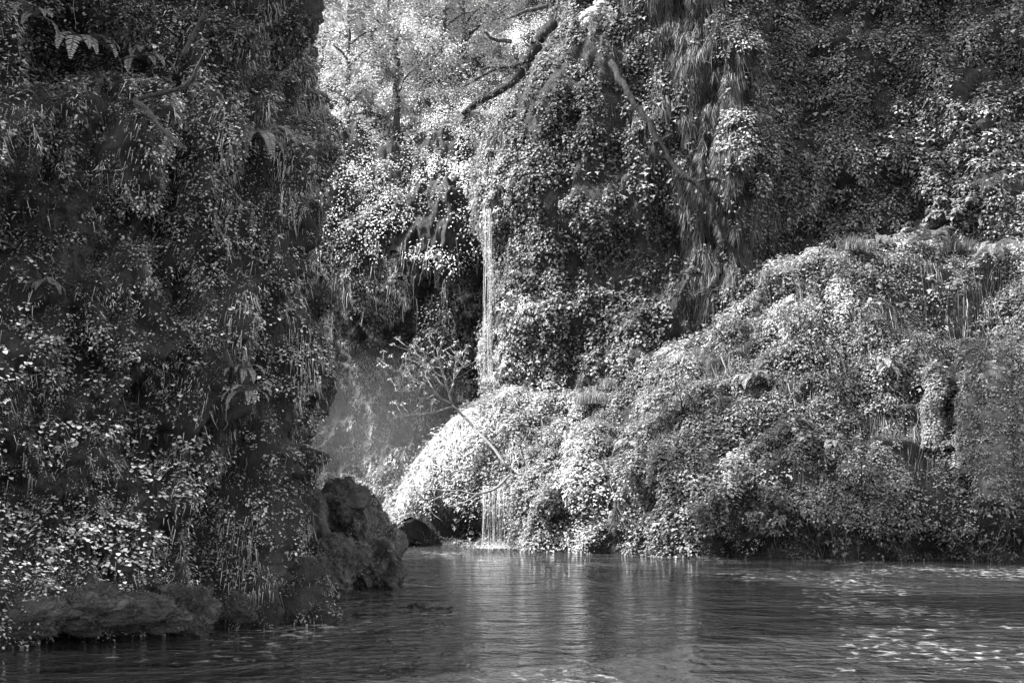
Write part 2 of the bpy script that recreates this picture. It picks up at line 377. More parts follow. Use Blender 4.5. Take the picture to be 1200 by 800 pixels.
# small hanging foliage
P, N, u, v = LEFT.scatter(6000, lambda P, N: (1 - .8 * sst(235, 290, pix(P)[0]) * sst(200, 260, pix(P)[1])) * .1 + nm(P, 1.0, -.05, .3, off=40) + gauss(P, [(190, 290, 55, 110, .8), (170, 50, 200, 60, .9), (340, 60, 60, 80, .9), (350, 330, 30, 120, .6)]))
tag(mesh('ivy', *(lambda a: (a[0], a[1], M_LEAF))(c1 := clumps(P, N, RNG.uniform(.06, .2, len(P)), 28, .036, .026, .16, .48, up=1.0)), tone=c1[2]), 'small leaved creeper clinging in mats to the left cliff', 'creeper', kind='stuff')
P, N, u, v = LEFT.scatter(12000, lambda P, N: .35 + .65 * nm(P, 1.3, -.15, .2, 4, off=20))
a = clumps(P, N, RNG.uniform(.04, .13, len(P)), 34, .019, .013, .06, .48, up=1.0, flat=.6)
tag(mesh('moss', a[0], a[1], M_MOSS, tone=a[2]), 'cushions of tiny leaved moss bulging from the left cliff', 'moss', kind='stuff')
P, N, u, v = LEFT.scatter(1100, lambda P, N: nm(P, 1.5, -.1, .25, 3, off=24) * (sst(260, 120, pix(P)[1]) + .12))
a = clumps(P, N, RNG.uniform(.08, .2, len(P)), 16, .062, .05, .2, .65, up=1.5, flat=.8, shape='lobed')
tag(mesh('foliage', a[0], a[1], M_LEAF, tone=a[2]), 'layered pale leaves across the top of the left cliff', 'foliage', kind='stuff')
# bright round leaves in flocks
blobs = [(40, 400, 60, 50, 1), (30, 470, 60, 40, 1), (60, 555, 80, 50, 1), (30, 630, 60, 50, 1), (20, 270, 30, 50, .6), (130, 600, 70, 60, .9), (200, 560, 60, 60, .8), (215, 480, 50, 40, .6),
         (120, 440, 50, 30, .5), (150, 640, 40, 50, .7), (180, 690, 60, 30, .25), (100, 520, 100, 30, .5), (290, 430, 25, 60, .4), (330, 350, 25, 60, .3), (60, 30, 100, 40, .4), (20, 100, 40, 40, .5)]
P, N, u, v = LEFT.scatter(1150, lambda P, N: gauss(P, blobs) * nm(P, 2.0, 0, .25, off=50))
a = clumps(P, N, RNG.uniform(.06, .17, len(P)), 9, .044, .05, .5, .9, up=1.4, pw=1.0)
tag(mesh('ivy', a[0], a[1], M_LEAF, tone=a[2]), 'bright round leaves flocked over the lower left cliff', 'creeper', kind='stuff')
# hanging roots and strands
def drape(S, n, mask, L0, L1, W, lo, hi, off, label, kw='hanging_moss', back=-.35):
    P, N, u, v = S.scatter(n, mask, back); L_ = RNG.uniform(L0, L1, n)
    V, Fc, k = tufts(P + N * .02, N, L_, W, spread=.22, grav=2.2)
    t_ = (lo + (hi - lo) * nm(P, 1.6, -.25, .3, 4, off=off, st=(1.6, 1.6, .35))) * RNG.uniform(.55, 1.35, n)
    tag(mesh(kw, V, Fc, M_MOSS, tone=np.repeat(t_, 3)), label, 'moss', kind='stuff')
drape(LEFT, 60000, lambda P, N: (.12 + sst(225, 290, pix(P)[0])) * (P[..., 2] > .4) * nm(P, 1.6, -.3, .2, off=60, st=(1, 1, .25)), .06, .22, .010, .03, .44, 61, 'matted moss draped over the fluted right edge of the left cliff')
P, N, u, v = LEFT.scatter(1500, lambda P, N: (.1 + sst(230, 300, pix(P)[0])) * (P[..., 2] > .8))
a = strands(LEFT, u, v, RNG.uniform(.1, .45, len(u)), RNG.uniform(.003, .007, len(u)), 4, .04, .0004, .03, .2, free=.9)
tag(mesh('hanging_roots', a[0], a[1], M_STRAND, tone=a[2]), 'a few thin roots dangling from the left cliff', 'roots', kind='stuff')

# ------------------------------------------------------------------ growth on the far cliff
def curt(P):
    X, Y = pix(P); return np.exp(-((X - (830 + (Y - 150) * .2)) / 48) ** 2) * sst(400, 330, Y)
P, N, u, v = FAR.scatter(12000, lambda P, N: (.10 + .9 * nm(P, .9, -.25, .15, off=70)) * (1 - .85 * curt(P)) * sst(960, 560, pix(P)[0] * 1 + 0 * P[..., 2]) )
a = clumps(P, N, RNG.uniform(.12, .3, len(P)), 20, .085, .078, .05, .19, up=.6)
tag(mesh('ivy', a[0], a[1], M_LEAF, tone=a[2]), 'heart leaved ivy sheathing the column right of the waterfall', 'ivy', kind='stuff')
P, N, u, v = FAR.scatter(11000, lambda P, N: (.06 + .94 * nm(P, .9, -.15, .2, 4, off=80)) * sst(820, 900, pix(P)[0]) * (1 - .8 * curt(P)))
a = clumps(P, N, RNG.uniform(.12, .34, len(P)), 24, .10, .06, .12, .34, up=.9)
tag(mesh('foliage', a[0], a[1], M_LEAF, tone=a[2]), 'dark mixed foliage covering the cliff at upper right', 'foliage', kind='stuff')
P, N, u, v = FAR.scatter(5000, lambda P, N: curt(P) * (.3 + .7 * nm(P, .8, -.3, .3, off=90, st=(1, 1, .3))))
a = strands(FAR, u, v, RNG.uniform(.3, 1.8, len(u)), RNG.uniform(.012, .03, len(u)), 6, .08, .003, .015, .12, free=.12)
tag(mesh('hanging_moss', a[0], a[1], M_STRAND, tone=a[2]), 'long moss streaming down the middle of the far cliff', 'moss', kind='stuff')
P, N, u, v = FAR.scatter(1300, lambda P, N: nm(P, .6, 0, .3, off=84) * (sst(840, 900, pix(P)[0]) + .3) * (1 - .97 * curt(P)))
a = clumps(P, N, RNG.uniform(.15, .4, len(P)), 14, .16, .10, .12, .3, up=1.0, shape='lobed')
tag(mesh('foliage', a[0], a[1], M_LEAF, tone=a[2]), 'broader leaved plants scattered over the far cliff', 'foliage', kind='stuff')
drape(FAR, 40000, lambda P, N: curt(P) * (.4 + .6 * nm(P, .8, -.3, .3, off=90, st=(1, 1, .2))), .15, .5, .026, .015, .13, 62, 'matted moss drapery in the middle of the far cliff')
n = 130000
P, N, u, v = FAR.scatter(n, lambda P, N: .4 + curt(P))
V, Fc, k = tufts(P, N, RNG.uniform(.05, .14, n), .022, spread=.5, grav=1.0)
tag(mesh('moss', V, Fc, M_MOSS, tone=np.repeat((.02 + .12 * nm(P, 1.2, -.3, .3, off=77)) * RNG.uniform(.4, 1.5, n), 3)), 'short moss between the ivy leaves on far cliff', 'moss', kind='stuff')

def sun_tone_mask(P): return gauss(P, [(602, 330, 20, 110, 1), (568, 200, 30, 60, .8), (612, 430, 40, 35, 1), (630, 400, 26, 40, .5)]) 
P, N, u, v = FAR.scatter(2300, lambda P, N: sun_tone_mask(P), back=-.9)
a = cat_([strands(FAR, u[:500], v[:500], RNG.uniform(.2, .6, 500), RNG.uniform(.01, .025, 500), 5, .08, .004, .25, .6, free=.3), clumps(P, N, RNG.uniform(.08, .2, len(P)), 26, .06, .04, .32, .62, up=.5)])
tag(mesh('sun_toned_moss', a[0], a[1], M_MOSS, tone=a[2]), 'dripping moss toned pale as if sunlit, beside the tall fall', 'moss', kind='stuff')  # sunlit glisten of the column edge is put into the moss tone
# ------------------------------------------------------------------ growth on the rear slope
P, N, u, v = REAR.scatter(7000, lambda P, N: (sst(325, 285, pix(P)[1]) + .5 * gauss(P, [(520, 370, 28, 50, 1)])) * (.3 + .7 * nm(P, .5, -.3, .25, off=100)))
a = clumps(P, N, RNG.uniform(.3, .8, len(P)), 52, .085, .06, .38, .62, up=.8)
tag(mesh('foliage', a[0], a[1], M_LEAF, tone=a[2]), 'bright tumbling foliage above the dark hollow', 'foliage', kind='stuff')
n = 110000
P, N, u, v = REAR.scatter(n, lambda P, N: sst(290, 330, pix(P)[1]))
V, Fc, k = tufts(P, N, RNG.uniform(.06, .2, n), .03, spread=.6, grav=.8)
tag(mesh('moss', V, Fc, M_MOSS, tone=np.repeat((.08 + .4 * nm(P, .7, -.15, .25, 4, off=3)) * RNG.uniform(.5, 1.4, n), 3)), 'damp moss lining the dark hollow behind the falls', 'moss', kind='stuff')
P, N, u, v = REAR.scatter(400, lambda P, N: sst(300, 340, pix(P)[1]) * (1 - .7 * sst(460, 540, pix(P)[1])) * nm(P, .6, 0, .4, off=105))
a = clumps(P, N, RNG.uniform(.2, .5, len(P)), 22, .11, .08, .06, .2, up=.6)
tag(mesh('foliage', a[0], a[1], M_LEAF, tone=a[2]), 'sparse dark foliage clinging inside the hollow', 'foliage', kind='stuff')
P, N, u, v = REAR.scatter(500, lambda P, N: sst(260, 300, pix(P)[1]) * sst(380, 330, pix(P)[1]))
a = strands(REAR, u, v, RNG.uniform(.4, 1.3, len(u)), .035, 5, .2, .004, .08, .25, free=.8)
tag(mesh('hanging_vines', a[0], a[1], M_STRAND, tone=a[2]), 'vines trailing over the lip of the hollow', 'vines', kind='stuff')

# ------------------------------------------------------------------ growth on the bank
n = 170000
P, N, u, v = BANK.scatter(n, lambda P, N: .5 + .5 * nm(P, .9, -.3, .3, off=110))
V, Fc, k = tufts(P, N, RNG.uniform(.05, .15, n), .02, spread=.8, grav=.4)
tag(mesh('moss', V, Fc, M_MOSS, tone=np.repeat((.05 + .12 * nm(P, .6, -.3, .3, off=120)) * RNG.uniform(.6, 1.4, n), 3)), 'soft moss carpeting the sunlit bank', 'moss', kind='stuff')
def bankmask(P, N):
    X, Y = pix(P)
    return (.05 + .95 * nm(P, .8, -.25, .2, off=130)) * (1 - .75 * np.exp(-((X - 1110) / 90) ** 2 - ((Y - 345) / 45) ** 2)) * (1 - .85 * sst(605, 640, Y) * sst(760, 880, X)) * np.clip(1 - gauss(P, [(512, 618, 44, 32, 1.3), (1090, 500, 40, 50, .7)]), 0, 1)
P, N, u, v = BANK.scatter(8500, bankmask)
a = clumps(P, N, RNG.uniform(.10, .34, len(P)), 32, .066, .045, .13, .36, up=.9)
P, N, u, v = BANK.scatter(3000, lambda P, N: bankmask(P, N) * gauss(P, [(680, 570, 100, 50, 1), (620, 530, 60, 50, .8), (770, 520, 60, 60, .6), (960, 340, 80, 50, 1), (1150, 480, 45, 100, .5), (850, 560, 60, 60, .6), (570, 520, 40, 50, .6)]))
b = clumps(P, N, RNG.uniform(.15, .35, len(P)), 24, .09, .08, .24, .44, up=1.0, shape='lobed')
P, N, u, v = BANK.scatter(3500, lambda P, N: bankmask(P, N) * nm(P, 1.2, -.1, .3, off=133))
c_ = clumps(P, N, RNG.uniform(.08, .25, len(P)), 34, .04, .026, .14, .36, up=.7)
P, N, u, v = BANK.scatter(500, lambda P, N: nm(P, .9, 0, .3, off=135) * sst(.4, 1, P[..., 2]))
d_ = clumps(P, N, RNG.uniform(.15, .4, len(P)), 14, .14, .10, .15, .36, up=1.0, shape='lobed')
a = cat_([a, b, c_, d_])
tag(mesh('ground_cover', a[0], a[1], M_LEAF, tone=a[2]), 'leafy ground cover tumbling down the sunlit bank', 'ground cover', kind='stuff')
P, N, u, v = BANK.scatter(9000, lambda P, N: gauss(P, [(450, 575, 18, 26, 1), (480, 538, 18, 26, 1), (510, 500, 22, 26, 1), (545, 475, 40, 24, 1), (590, 500, 30, 50, .3)]) * (1 - np.clip(gauss(P, [(512, 618, 44, 32, 1.3)]), 0, 1)), back=-.9)
a = strands(BANK, u, v, RNG.uniform(.15, .5, len(u)), RNG.uniform(.02, .04, len(u)), 5, .08, .006, .2, .6, free=.0)
tag(mesh('sun_toned_moss', a[0], a[1], M_MOSS, tone=a[2]), 'combed moss toned pale as if sunlit, on the steep left end of bank', 'moss', kind='stuff')  # brightness of the sunlit slope is painted into these strands
P, N, u, v = BANK.scatter(3000, lambda P, N: sst(.2, 1.2, P[..., 2]) * nm(P, .8, -.05, .3, off=140, st=(1, 1, .5)))
a = strands(BANK, u, v, RNG.uniform(.3, 1.1, len(u)), RNG.uniform(.012, .03, len(u)), 5, .10, .006, .04, .16, free=.1)
tag(mesh('hanging_grass', a[0], a[1], M_STRAND, tone=a[2]), 'grass and rootlets trailing down the bank', 'grass', kind='stuff')

def sd(S, px, py, r_=7):
    X, Y = pix(S.P); m_ = (np.abs(X - px) < r_) & (np.abs(Y - py) < r_) & (S.P[..., 1] > 1)
    return float(S.P[..., 1][m_].min()) if m_.any() else (sd(S, px, py, r_ * 2) if r_ < 60 else 40.)
def snap(px, py, d):
    if d < 19: return min(d + 2, sd(LEFT, px, py)) 
    if d > 50: return d
    c = [sd(S, px, py) for S in (BANK, FAR)]; c = [x for x in c if abs(x - d) < 4]
    return min(c, key=lambda x: abs(x - d)) if c else d
# ================================================================== THINGS
def ball(c, r, seed, squash=(1, 1, 1), rough=.35, n=70):
    th = np.linspace(0, 2 * math.pi, n * 2, endpoint=False); ph = np.linspace(.001, math.pi - .001, n)
    T, Pp = np.meshgrid(th, ph); d = np.stack([np.sin(Pp) * np.cos(T), np.sin(Pp) * np.sin(T), np.cos(Pp)], -1)
    k = 1 + rough * fbm(d, 1.1, 3, off=seed * 7.7) - rough * .7 * np.abs(fbm(d, 2.6, 5, off=seed * 3.1, gain=.6))
    V = np.array(c) + d * k[..., None] * r * np.array(squash)
    i = np.arange(V.shape[0] * V.shape[1]).reshape(V.shape[:2]); j = np.roll(i, -1, 1)
    Fc = np.stack([i[:-1], i[1:], j[1:], j[:-1]], -1).reshape(-1, 4)
    return V.reshape(-1, 3), Fc, V
def boulder(name, c, r, seed, label, cat='boulder', squash=(1, 1, 1), rough=.35, moss=2500, ml=.04, group=None, m=None, lo=.04, hi=.16, up=-.2):
    c = np.array(c, float); V, Fc, G = ball(c, r, seed, squash, rough)
    root = empty(name, (c[0], c[1], 0 if c[2] - r * squash[2] <= 0 else c[2]), label, cat, group)
    mesh('stone', V, Fc, m or M_BOULD, root)
    nrmv = nrm(np.cross(np.roll(G, -1, 1) - G, np.roll(G, -1, 0) - G)); nrmv *= np.sign(((G - c) * nrmv).sum(-1, keepdims=True))
    wt = (nrmv[..., 2] > up) * (G[..., 2] > .03) * (.1 + nm(G, 2.2 / max(r, .3), -.2, .2, off=seed)); wt[0] = wt[-1] = 0; wt = wt * np.sin(np.linspace(0, math.pi, wt.shape[0]))[:, None]
    ix = RNG.choice(wt.size, moss, p=(wt / wt.sum()).ravel()); Pm = G.reshape(-1, 3)[ix] + RNG.normal(size=(moss, 3)) * r * .025; Nm_ = nrmv.reshape(-1, 3)[ix]
    V, Fc, k = tufts(Pm, Nm_, ml, ml * .25, spread=.6, grav=.3)
    mesh('moss', V, Fc, M_MOSS, root, tone=np.repeat(RNG.uniform(lo, hi, moss), 3)); return root

# boulders at the foot of the left cliff
boulder('boulder', at(430, 655, 24.2) + [0, 0, .1], .72, 1, 'big mossy boulder at the right end of the left cliff', squash=(.85, .9, 1.35), moss=14000, ml=.045, rough=.36, lo=.05, hi=.4)
boulder('boulder', at(388, 665, 22.9), .50, 2, 'round fuzzy boulder in front, left of the biggest boulder', squash=(.9, .9, 1.0), moss=5000, ml=.05, lo=.06, hi=.2)
boulder('boulder', at(400, 592, 24.0), .52, 3, 'dark boulder perched on top of the boulder pile', squash=(.9, .9, .85), moss=3500, ml=.05)
boulder('boulder', at(456, 672, 23.9), .28, 4, 'small wet boulder at the right tip of the pile', squash=(1, 1, 1.1), moss=900, ml=.03)
boulder('boulder', at(360, 620, 23.4), .45, 5, 'narrow shadowed boulder wedged against the left cliff', squash=(.7, .9, 1.6), moss=2500, ml=.05)
boulder('rock', at(502, 712, 19.6) - [0, 0, .02], .38, 6, 'flat dark rock just breaking the water beside the boulders', 'rock', squash=(1, .55, .28), moss=300, ml=.02)
for i, (px, py, d, r_, sq, lb) in enumerate([
        (20, 722, 14.7, .40, (1.7, .8, .6), 'mossy boulder at the waterline in the bottom left corner'), (95, 712, 14.9, .42, (1.7, .8, .62), 'wide moss capped boulder second from the left along the waterline'),
        (165, 720, 15.3, .32, (1.7, .8, .62), 'low mossy boulder at the waterline below the lowest round leaves'), (222, 716, 15.9, .30, (1.1, .8, 1.0), 'mossy boulder tucked under the hanging roots at the waterline'),
        (283, 712, 16.6, .20, (1.1, .8, .9), 'smallest mossy boulder at the waterline, nearest the dark inlet')]):
    boulder('boulder', at(px, py, d), r_, 10 + i, lb, squash=sq, moss=14000, ml=.035, rough=.45, group='boulders along the foot of the left cliff', lo=.02, hi=.16)

# moss covered pillars on the right of the bank
def pillar(px, y0, y1, d, wpx, seed, label):
    d = sd(BANK, px, (y0 + y1) / 2) ; a, b = at(px, y1, min(d, sd(BANK, px, y1)) - .1), at(px + 4, y0, d - .05); root = empty('moss_pillar', tuple(a), label, 'moss pillar', 'moss covered pillars')
    k = 14; t = np.linspace(0, 1, k); pts = a + (b - a) * t[:, None] + np.stack([perlin(np.stack([t * 4, t * 0 + seed, t], -1)) * .25, t * 0, t * 0], -1)
    r0 = wpx * d / F / 2; rad = r0 * (1 + .28 * perlin(np.stack([t * 9, t + seed * 3.3, t], -1))) * np.where(t > .93, .6, 1)
    V, Fc = tube(pts, rad, 20, steps=4); mesh('core', V, Fc, M_MOSSBARK, root)
    idx = RNG.integers(0, len(V) - 2, 420); n_ = 420; cen = np.stack([np.interp(V[idx, 2], pts[:, 2], pts[:, q]) for q in range(3)], -1); Nn = nrm(V[idx] - cen + 1e-6)
    c = clumps(V[idx], Nn, RNG.uniform(.06, .15, n_), 22, .05, .04, .2, .5, up=.8); mesh('moss', c[0], c[1], M_MOSS, root, tone=c[2]); return root
pillar(1137, 400, 560, 35.2, 30, 1, 'tall narrow moss pillar, left of the two tallest on the bank')
pillar(1163, 420, 590, 34.9, 34, 2, 'thick knobbly moss pillar with a rounded cap, middle one')
pillar(1190, 445, 580, 34.7, 24, 3, 'moss pillar nearest the right edge of the bank')
pillar(1092, 430, 520, 35.6, 16, 4, 'short thin moss pillar in the shade, leftmost one')

# ferns
def frond_mesh(L, wd, pairs=28, arch=.45, tone=(.12, .26), droop=.9):
    t = np.linspace(0, 1, pairs + 2); ax = np.stack([L * np.sin(t * 1.35) / 1.2, t * 0, L * (arch * t - droop * t ** 2.2) * .8], -1)
    tn = nrm(np.gradient(ax, axis=0)); Pp = ax[1:-1]; T = tn[1:-1]; sz = wd * np.sin(math.pi * (t[1:-1] * .86 + .12)) ** .8
    side = np.array([[0, 1., 0]]); out = []
    for sg in (-1, 1):
        D = side * sg + T * .35 - UP * .15; Nn = np.cross(T, side * np.ones_like(T)) + RNG.normal(size=T.shape) * .12; Nn *= np.sign(Nn[:, 2:3] + 1e-9)
        V, Fc, q = leaves(Pp, Nn, sz, L / pairs * .75, D, .1); out.append((V, Fc, tones(len(Pp), q, *tone, 1)))
    V, Fc = tube(ax, [L * .008, L * .003], 5, steps=1); Fq = np.array([f if len(f) == 4 else list(f) for f in Fc]); out.append((V, Fq, np.full(len(V), tone[0])))
    return cat_(out)
def fern(px, py, d, L, label, n_=9, face=(0.3, -1), spread=1.5, tone=(.12, .26), arch=.45, droop=.9):
    d = snap(px, py, d) - .05; c = at(px, py, d); root = empty('fern', tuple(c), label, 'fern', 'ferns on the cliffs')
    V, Fc, tn = frond_mesh(L, L * .14, tone=tone, arch=arch, droop=droop); first = None; a0 = math.atan2(face[1], face[0])
    for k in range(n_):
        if first is None: f = first = mesh('frond', V, Fc, M_LEAF, root, origin=np.zeros(3), tone=tn)
        else: f = first.copy(); COL.objects.link(f)
        f.parent = root; f.rotation_euler = (RNG.normal() * .12, RNG.uniform(-.35, .35), a0 + spread * (k / (n_ - 1) * 2 - 1) + RNG.normal() * .1); s_ = RNG.uniform(.75, 1.1); f.scale = (s_, s_, s_)
    return root
fern(92, 48, 14.9, .62, 'large fern with long pale arching fronds high on the left cliff', 8, (.8, -.6), 1.0, (.14, .30))
fern(165, 70, 15.2, .5, 'fern arching over the forked bare branch at upper left', 8, (.8, -.7), 1.2)
fern(40, 20, 14.8, .42, 'small fern in the top left corner of the cliff', 7, (0, -1), 1.4)
fern(300, 160, 17.3, .62, 'drooping fern on the shoulder near the right edge of left cliff', 9, (.6, -.8), 1.3, (.12, .26), .35, 1.0)
fern(285, 432, 17.0, .36, 'upper of two small ferns stacked on the fluted cliff edge', 7, (-.2, -1), 1.3)
fern(290, 458, 17.0, .40, 'lower of two small ferns stacked on the fluted cliff edge', 7, (.2, -1), 1.3)
fern(55, 330, 14.6, .30, 'fern sprouting beside the round leaves on left cliff', 7, (0, -1), 1.5, (.08, .18))
fern(1030, 285, 38.9, .9, 'spreading fern on the crest of the right bank', 11, (0, -1), 2.2, (.1, .2))
fern(1085, 282, 39.1, 1.0, 'tall fern on the right bank crest against the dark cliff', 11, (0, -1), 2.2, (.1, .2), .8, .8)
fern(735, 520, 39, .6, 'fern fanning out low on the bright slope of the bank', 10, (-.3, -1), 1.8, (.2, .4))
fern(880, 440, 38, .7, 'fern in the middle of the bank face', 10, (0, -1), 1.8, (.15, .35))
fern(1040, 430, 37, .7, 'fern above the shaded hollow of the bank', 10, (0, -1), 1.8, (.15, .35))
fern(980, 520, 36, .6, 'lowest fern on the shaded bank', 10, (0, -1), 1.8, (.15, .35))
fern(1165, 290, 38.6, .9, 'fern on the crest nearest the right edge', 11, (0, -1), 2.2, (.1, .2))

# grass tufts
def grass(px, py, d, h, label, n_=260, lo=.12, hi=.3):
    c = at(px, py, snap(px, py, d)); az_ = RNG.uniform(0, 6.28, n_); ln = RNG.uniform(.5, 1, n_) * h; le = RNG.uniform(.15, .9, n_)
    base = c + np.stack([RNG.normal(size=n_) * h * .35, RNG.normal(size=n_) * h * .25, np.full(n_, -.08)], -1); dr = np.stack([np.cos(az_), np.sin(az_), 0 * az_], -1)
    t = np.linspace(0, 1, 5); P = base[:, None] + dr[:, None] * (le * ln)[:, None, None] * (t ** 1.8)[None, :, None] + UP * (ln[:, None] * (t - .45 * le[:, None] * t ** 2.5))[..., None]
    side = np.cross(dr, UP)[:, None] * (h * .018 * (1.05 - t))[None, :, None]; V = np.stack([P + side, P - side], 2).reshape(-1, 3)
    b = (np.arange(n_) * 10)[:, None, None]; Fc = (b + (np.arange(4) * 2)[None, :, None] + np.array([0, 1, 3, 2])).reshape(-1, 4)
    o = mesh('grass_tuft', V, Fc, M_LEAF, origin=c, tone=tones(n_, 10, lo, hi)); return tag(o, label, 'grass tuft', 'grass tufts on the bank')
grass(690, 470, 41.2, .6, 'pale spiky grass tuft where the bank meets the ivy column')
grass(715, 452, 41.3, .5, 'grass tuft upslope of the pale spiky one')
grass(905, 330, 39.6, .5, 'grass tuft on the crest below the streaming moss', lo=.08, hi=.2)
grass(1000, 290, 39.0, .6, 'grass tuft beside the spreading fern on the crest', lo=.08, hi=.2)
grass(1120, 292, 38.9, .65, 'shaded grass tuft between the two right-hand ferns', lo=.06, hi=.16)

# branches
def limb(name, label, cat, polys, m, d=None, moss=0, rough=.03, steps=4, lo=.08, hi=.2, ml=.06, bark='wood', group=None):
    """polys: list of (points [(px,py,depth)], r0, r1)"""
    base = at(*polys[0][0][0]); root = empty(name, tuple(base), label, cat, group); tb = []; tp = []
    for pts, r0, r1 in polys:
        W_ = np.array([at(*p) for p in pts]); V, Fc = tube(W_, [r0, r1], 8, rough=rough, steps=steps); tb.append((V, Fc)); tp.append(V)
    mesh(bark, *tubes(tb), m, root)
    if moss:
        A = np.concatenate(tp); ix = RNG.integers(0, len(A), moss); V, Fc, k = tufts(A[ix] + RNG.normal(size=(moss, 3)) * ml * .4, np.tile(UP * .6, (moss, 1)), ml, ml * .22, spread=.8, grav=.7)
        mesh('moss', V, Fc, M_MOSS, root, tone=np.repeat(RNG.uniform(lo, hi, moss), 3))
    return root
limb('branch', 'forked bare branch jutting out high on the left cliff', 'branch', [([(155, 118, 15.2), (180, 112, 14.8), (205, 106, 14.6), (225, 95, 14.5)], .026, .018), ([(225, 95, 14.5), (231, 78, 14.4), (242, 60, 14.3)], .02, .008), ([(225, 95, 14.5), (240, 104, 14.4), (246, 118, 14.4)], .010, .005)], M_BARK, moss=500, ml=.02, rough=.04)
limb('branch', 'thin straight branch rising out of the picture at upper left', 'branch', [([(214, 66, 15.1), (228, 40, 15.0), (240, 16, 14.9), (252, -12, 14.8)], .026, .018), ([(236, 24, 14.9), (262, 10, 14.8)], .01, .005)], M_BARK, moss=0, rough=.02)
limb('branch', 'dark crooked twig near the top right of left cliff', 'branch', [([(285, 128, 16.6), (305, 122, 16.4), (318, 108, 16.3), (332, 88, 16.2)], .026, .01), ([(305, 122, 16.4), (322, 130, 16.3)], .012, .006)], M_BARK, moss=100, ml=.03, rough=.02)
limb('branch', 'mossy root snaking down below the forked bare branch', 'branch', [([(160, 120, 15.0), (178, 136, 14.9), (196, 158, 14.9), (215, 175, 15.0)], .03, .012)], M_MOSSBARK, moss=500, ml=.03, rough=.03)
limb('broken_limb', 'thick broken mossy limb jutting left above the waterfall', 'branch', [([(648, 28, 42.0), (632, 50, 41.4), (618, 72, 41.2), (604, 92, 41.0), (592, 102, 41.0), (572, 114, 41.0), (560, 118, 41.0), (538, 138, 40.9)], .17, .07),
    ([(618, 72, 41.2), (602, 76, 41.1), (584, 80, 41.1), (560, 84, 41)], .09, .03), ([(560, 118, 41.), (553, 130, 41.0), (548, 142, 41)], .08, .04), ([(584, 80, 41.1), (560, 92, 41), (540, 104, 41)], .05, .02)], M_DARKBARK, moss=2200, ml=.10, rough=.28, lo=.08, hi=.26)
limb('branch', 'slim dark branch curving above the broken mossy limb', 'branch', [([(600, 48, 43), (580, 46, 42.6), (566, 38, 42.3)], .07, .03), ([(640, 8, 43), (615, 14, 42.6), (590, 24, 42.4)], .07, .03)], M_BARK, moss=600, ml=.08, rough=.08)
limb('fallen_log', 'long mossy log leaning down across the far cliff', 'log', [([(716, 74, 42.4), (730, 98, 41.3), (745, 122, 40.9), (765, 152, 40.6), (785, 186, 40.4), (802, 205, 40.2), (822, 222, 40.1), (838, 250, 40.1), (850, 280, 40.3), (868, 312, 40.4)], .10, .06), ([(785, 160, 40.8), (768, 168, 40.4), (770, 184, 40.3), (785, 190, 40.4)], .07, .06), ([(812, 214, 40.4), (830, 210, 40.2), (846, 214, 40.2)], .07, .03)], M_DARKBARK, moss=2500, ml=.06, rough=.12, lo=.02, hi=.10)

# bare little tree leaning over the slope under the fall
rg = np.random.default_rng(21); T0 = 41.2
main = [([(594, 548, 39.9), (580, 528, 40.2), (562, 508, 40.6), (545, 490, T0), (530, 474, T0)], .045, .035), ([(530, 474, T0), (524, 455, 41.1), (518, 435, 41), (512, 408, 41)], .035, .012), ([(530, 474, T0), (510, 462, T0), (490, 446, 41), (468, 436, 41), (450, 426, 41)], .035, .012),
        ([(524, 455, 41), (505, 440, 41), (492, 425, 40.8), (480, 408, 40.8)], .028, .01), ([(526, 462, 41), (532, 445, 41.3), (534, 425, 41.3), (546, 408, 41.3)], .03, .01), ([(510, 462, T0), (495, 468, T0), (480, 460, 40.9), (462, 458, 40.8)], .025, .01),
        ([(530, 476, T0), (505, 484, 41), (485, 486, 40.9), (462, 490, 40.8)], .028, .01), ([(518, 470, 41), (505, 452, 41), (498, 436, 41.4), (500, 412, 41.4)], .025, .01), ([(528, 452, 41), (540, 432, 40.8), (552, 422, 40.8)], .02, .008)]
tw = []
for pts, a_, b_ in main[1:]:
    for k in range(11):
        t = rg.uniform(.2, 1); q = t * (len(pts) - 1); i = min(int(q), len(pts) - 2); p = np.array(pts[i]) * (1 - q + i) + np.array(pts[i + 1]) * (q - i)
        an = rg.uniform(-2.9, -.4); l = rg.uniform(8, 22); tw.append(([tuple(p), tuple(p + [math.cos(an) * l * .5, math.sin(an) * l * .5, rg.normal() * .1]), tuple(p + [math.cos(an) * l + rg.normal() * 2, math.sin(an) * l - 2, rg.normal() * .25])], .014, .006))
bush = limb('bare_tree', 'small leaning bare tree with budding twigs before the dark hollow', 'tree', main + tw, M_PALE, rough=.02, steps=3, bark='trunk')
tips = np.array([at(*t_[0][-1]) for t_ in tw]); c = clumps(tips, np.tile(UP, (len(tips), 1)), .08, 7, .06, .045, .25, .4, up=.6); mesh('leaves', c[0], c[1], M_LEAF, bush, tone=c[2])
limb('branch', 'pale bent branches drooping over the dark hole in the bank', 'branch', [([(598, 556, 39.2), (578, 574, 38.9), (555, 578, 38.8), (530, 574, 38.8), (495, 572, 38.8)], .04, .012), ([(560, 578, 38.8), (545, 588, 38.7), (525, 594, 38.7)], .025, .01), ([(535, 575, 38.8), (515, 582, 38.7), (500, 590, 38.7)], .018, .008)], M_PALE, rough=.06)

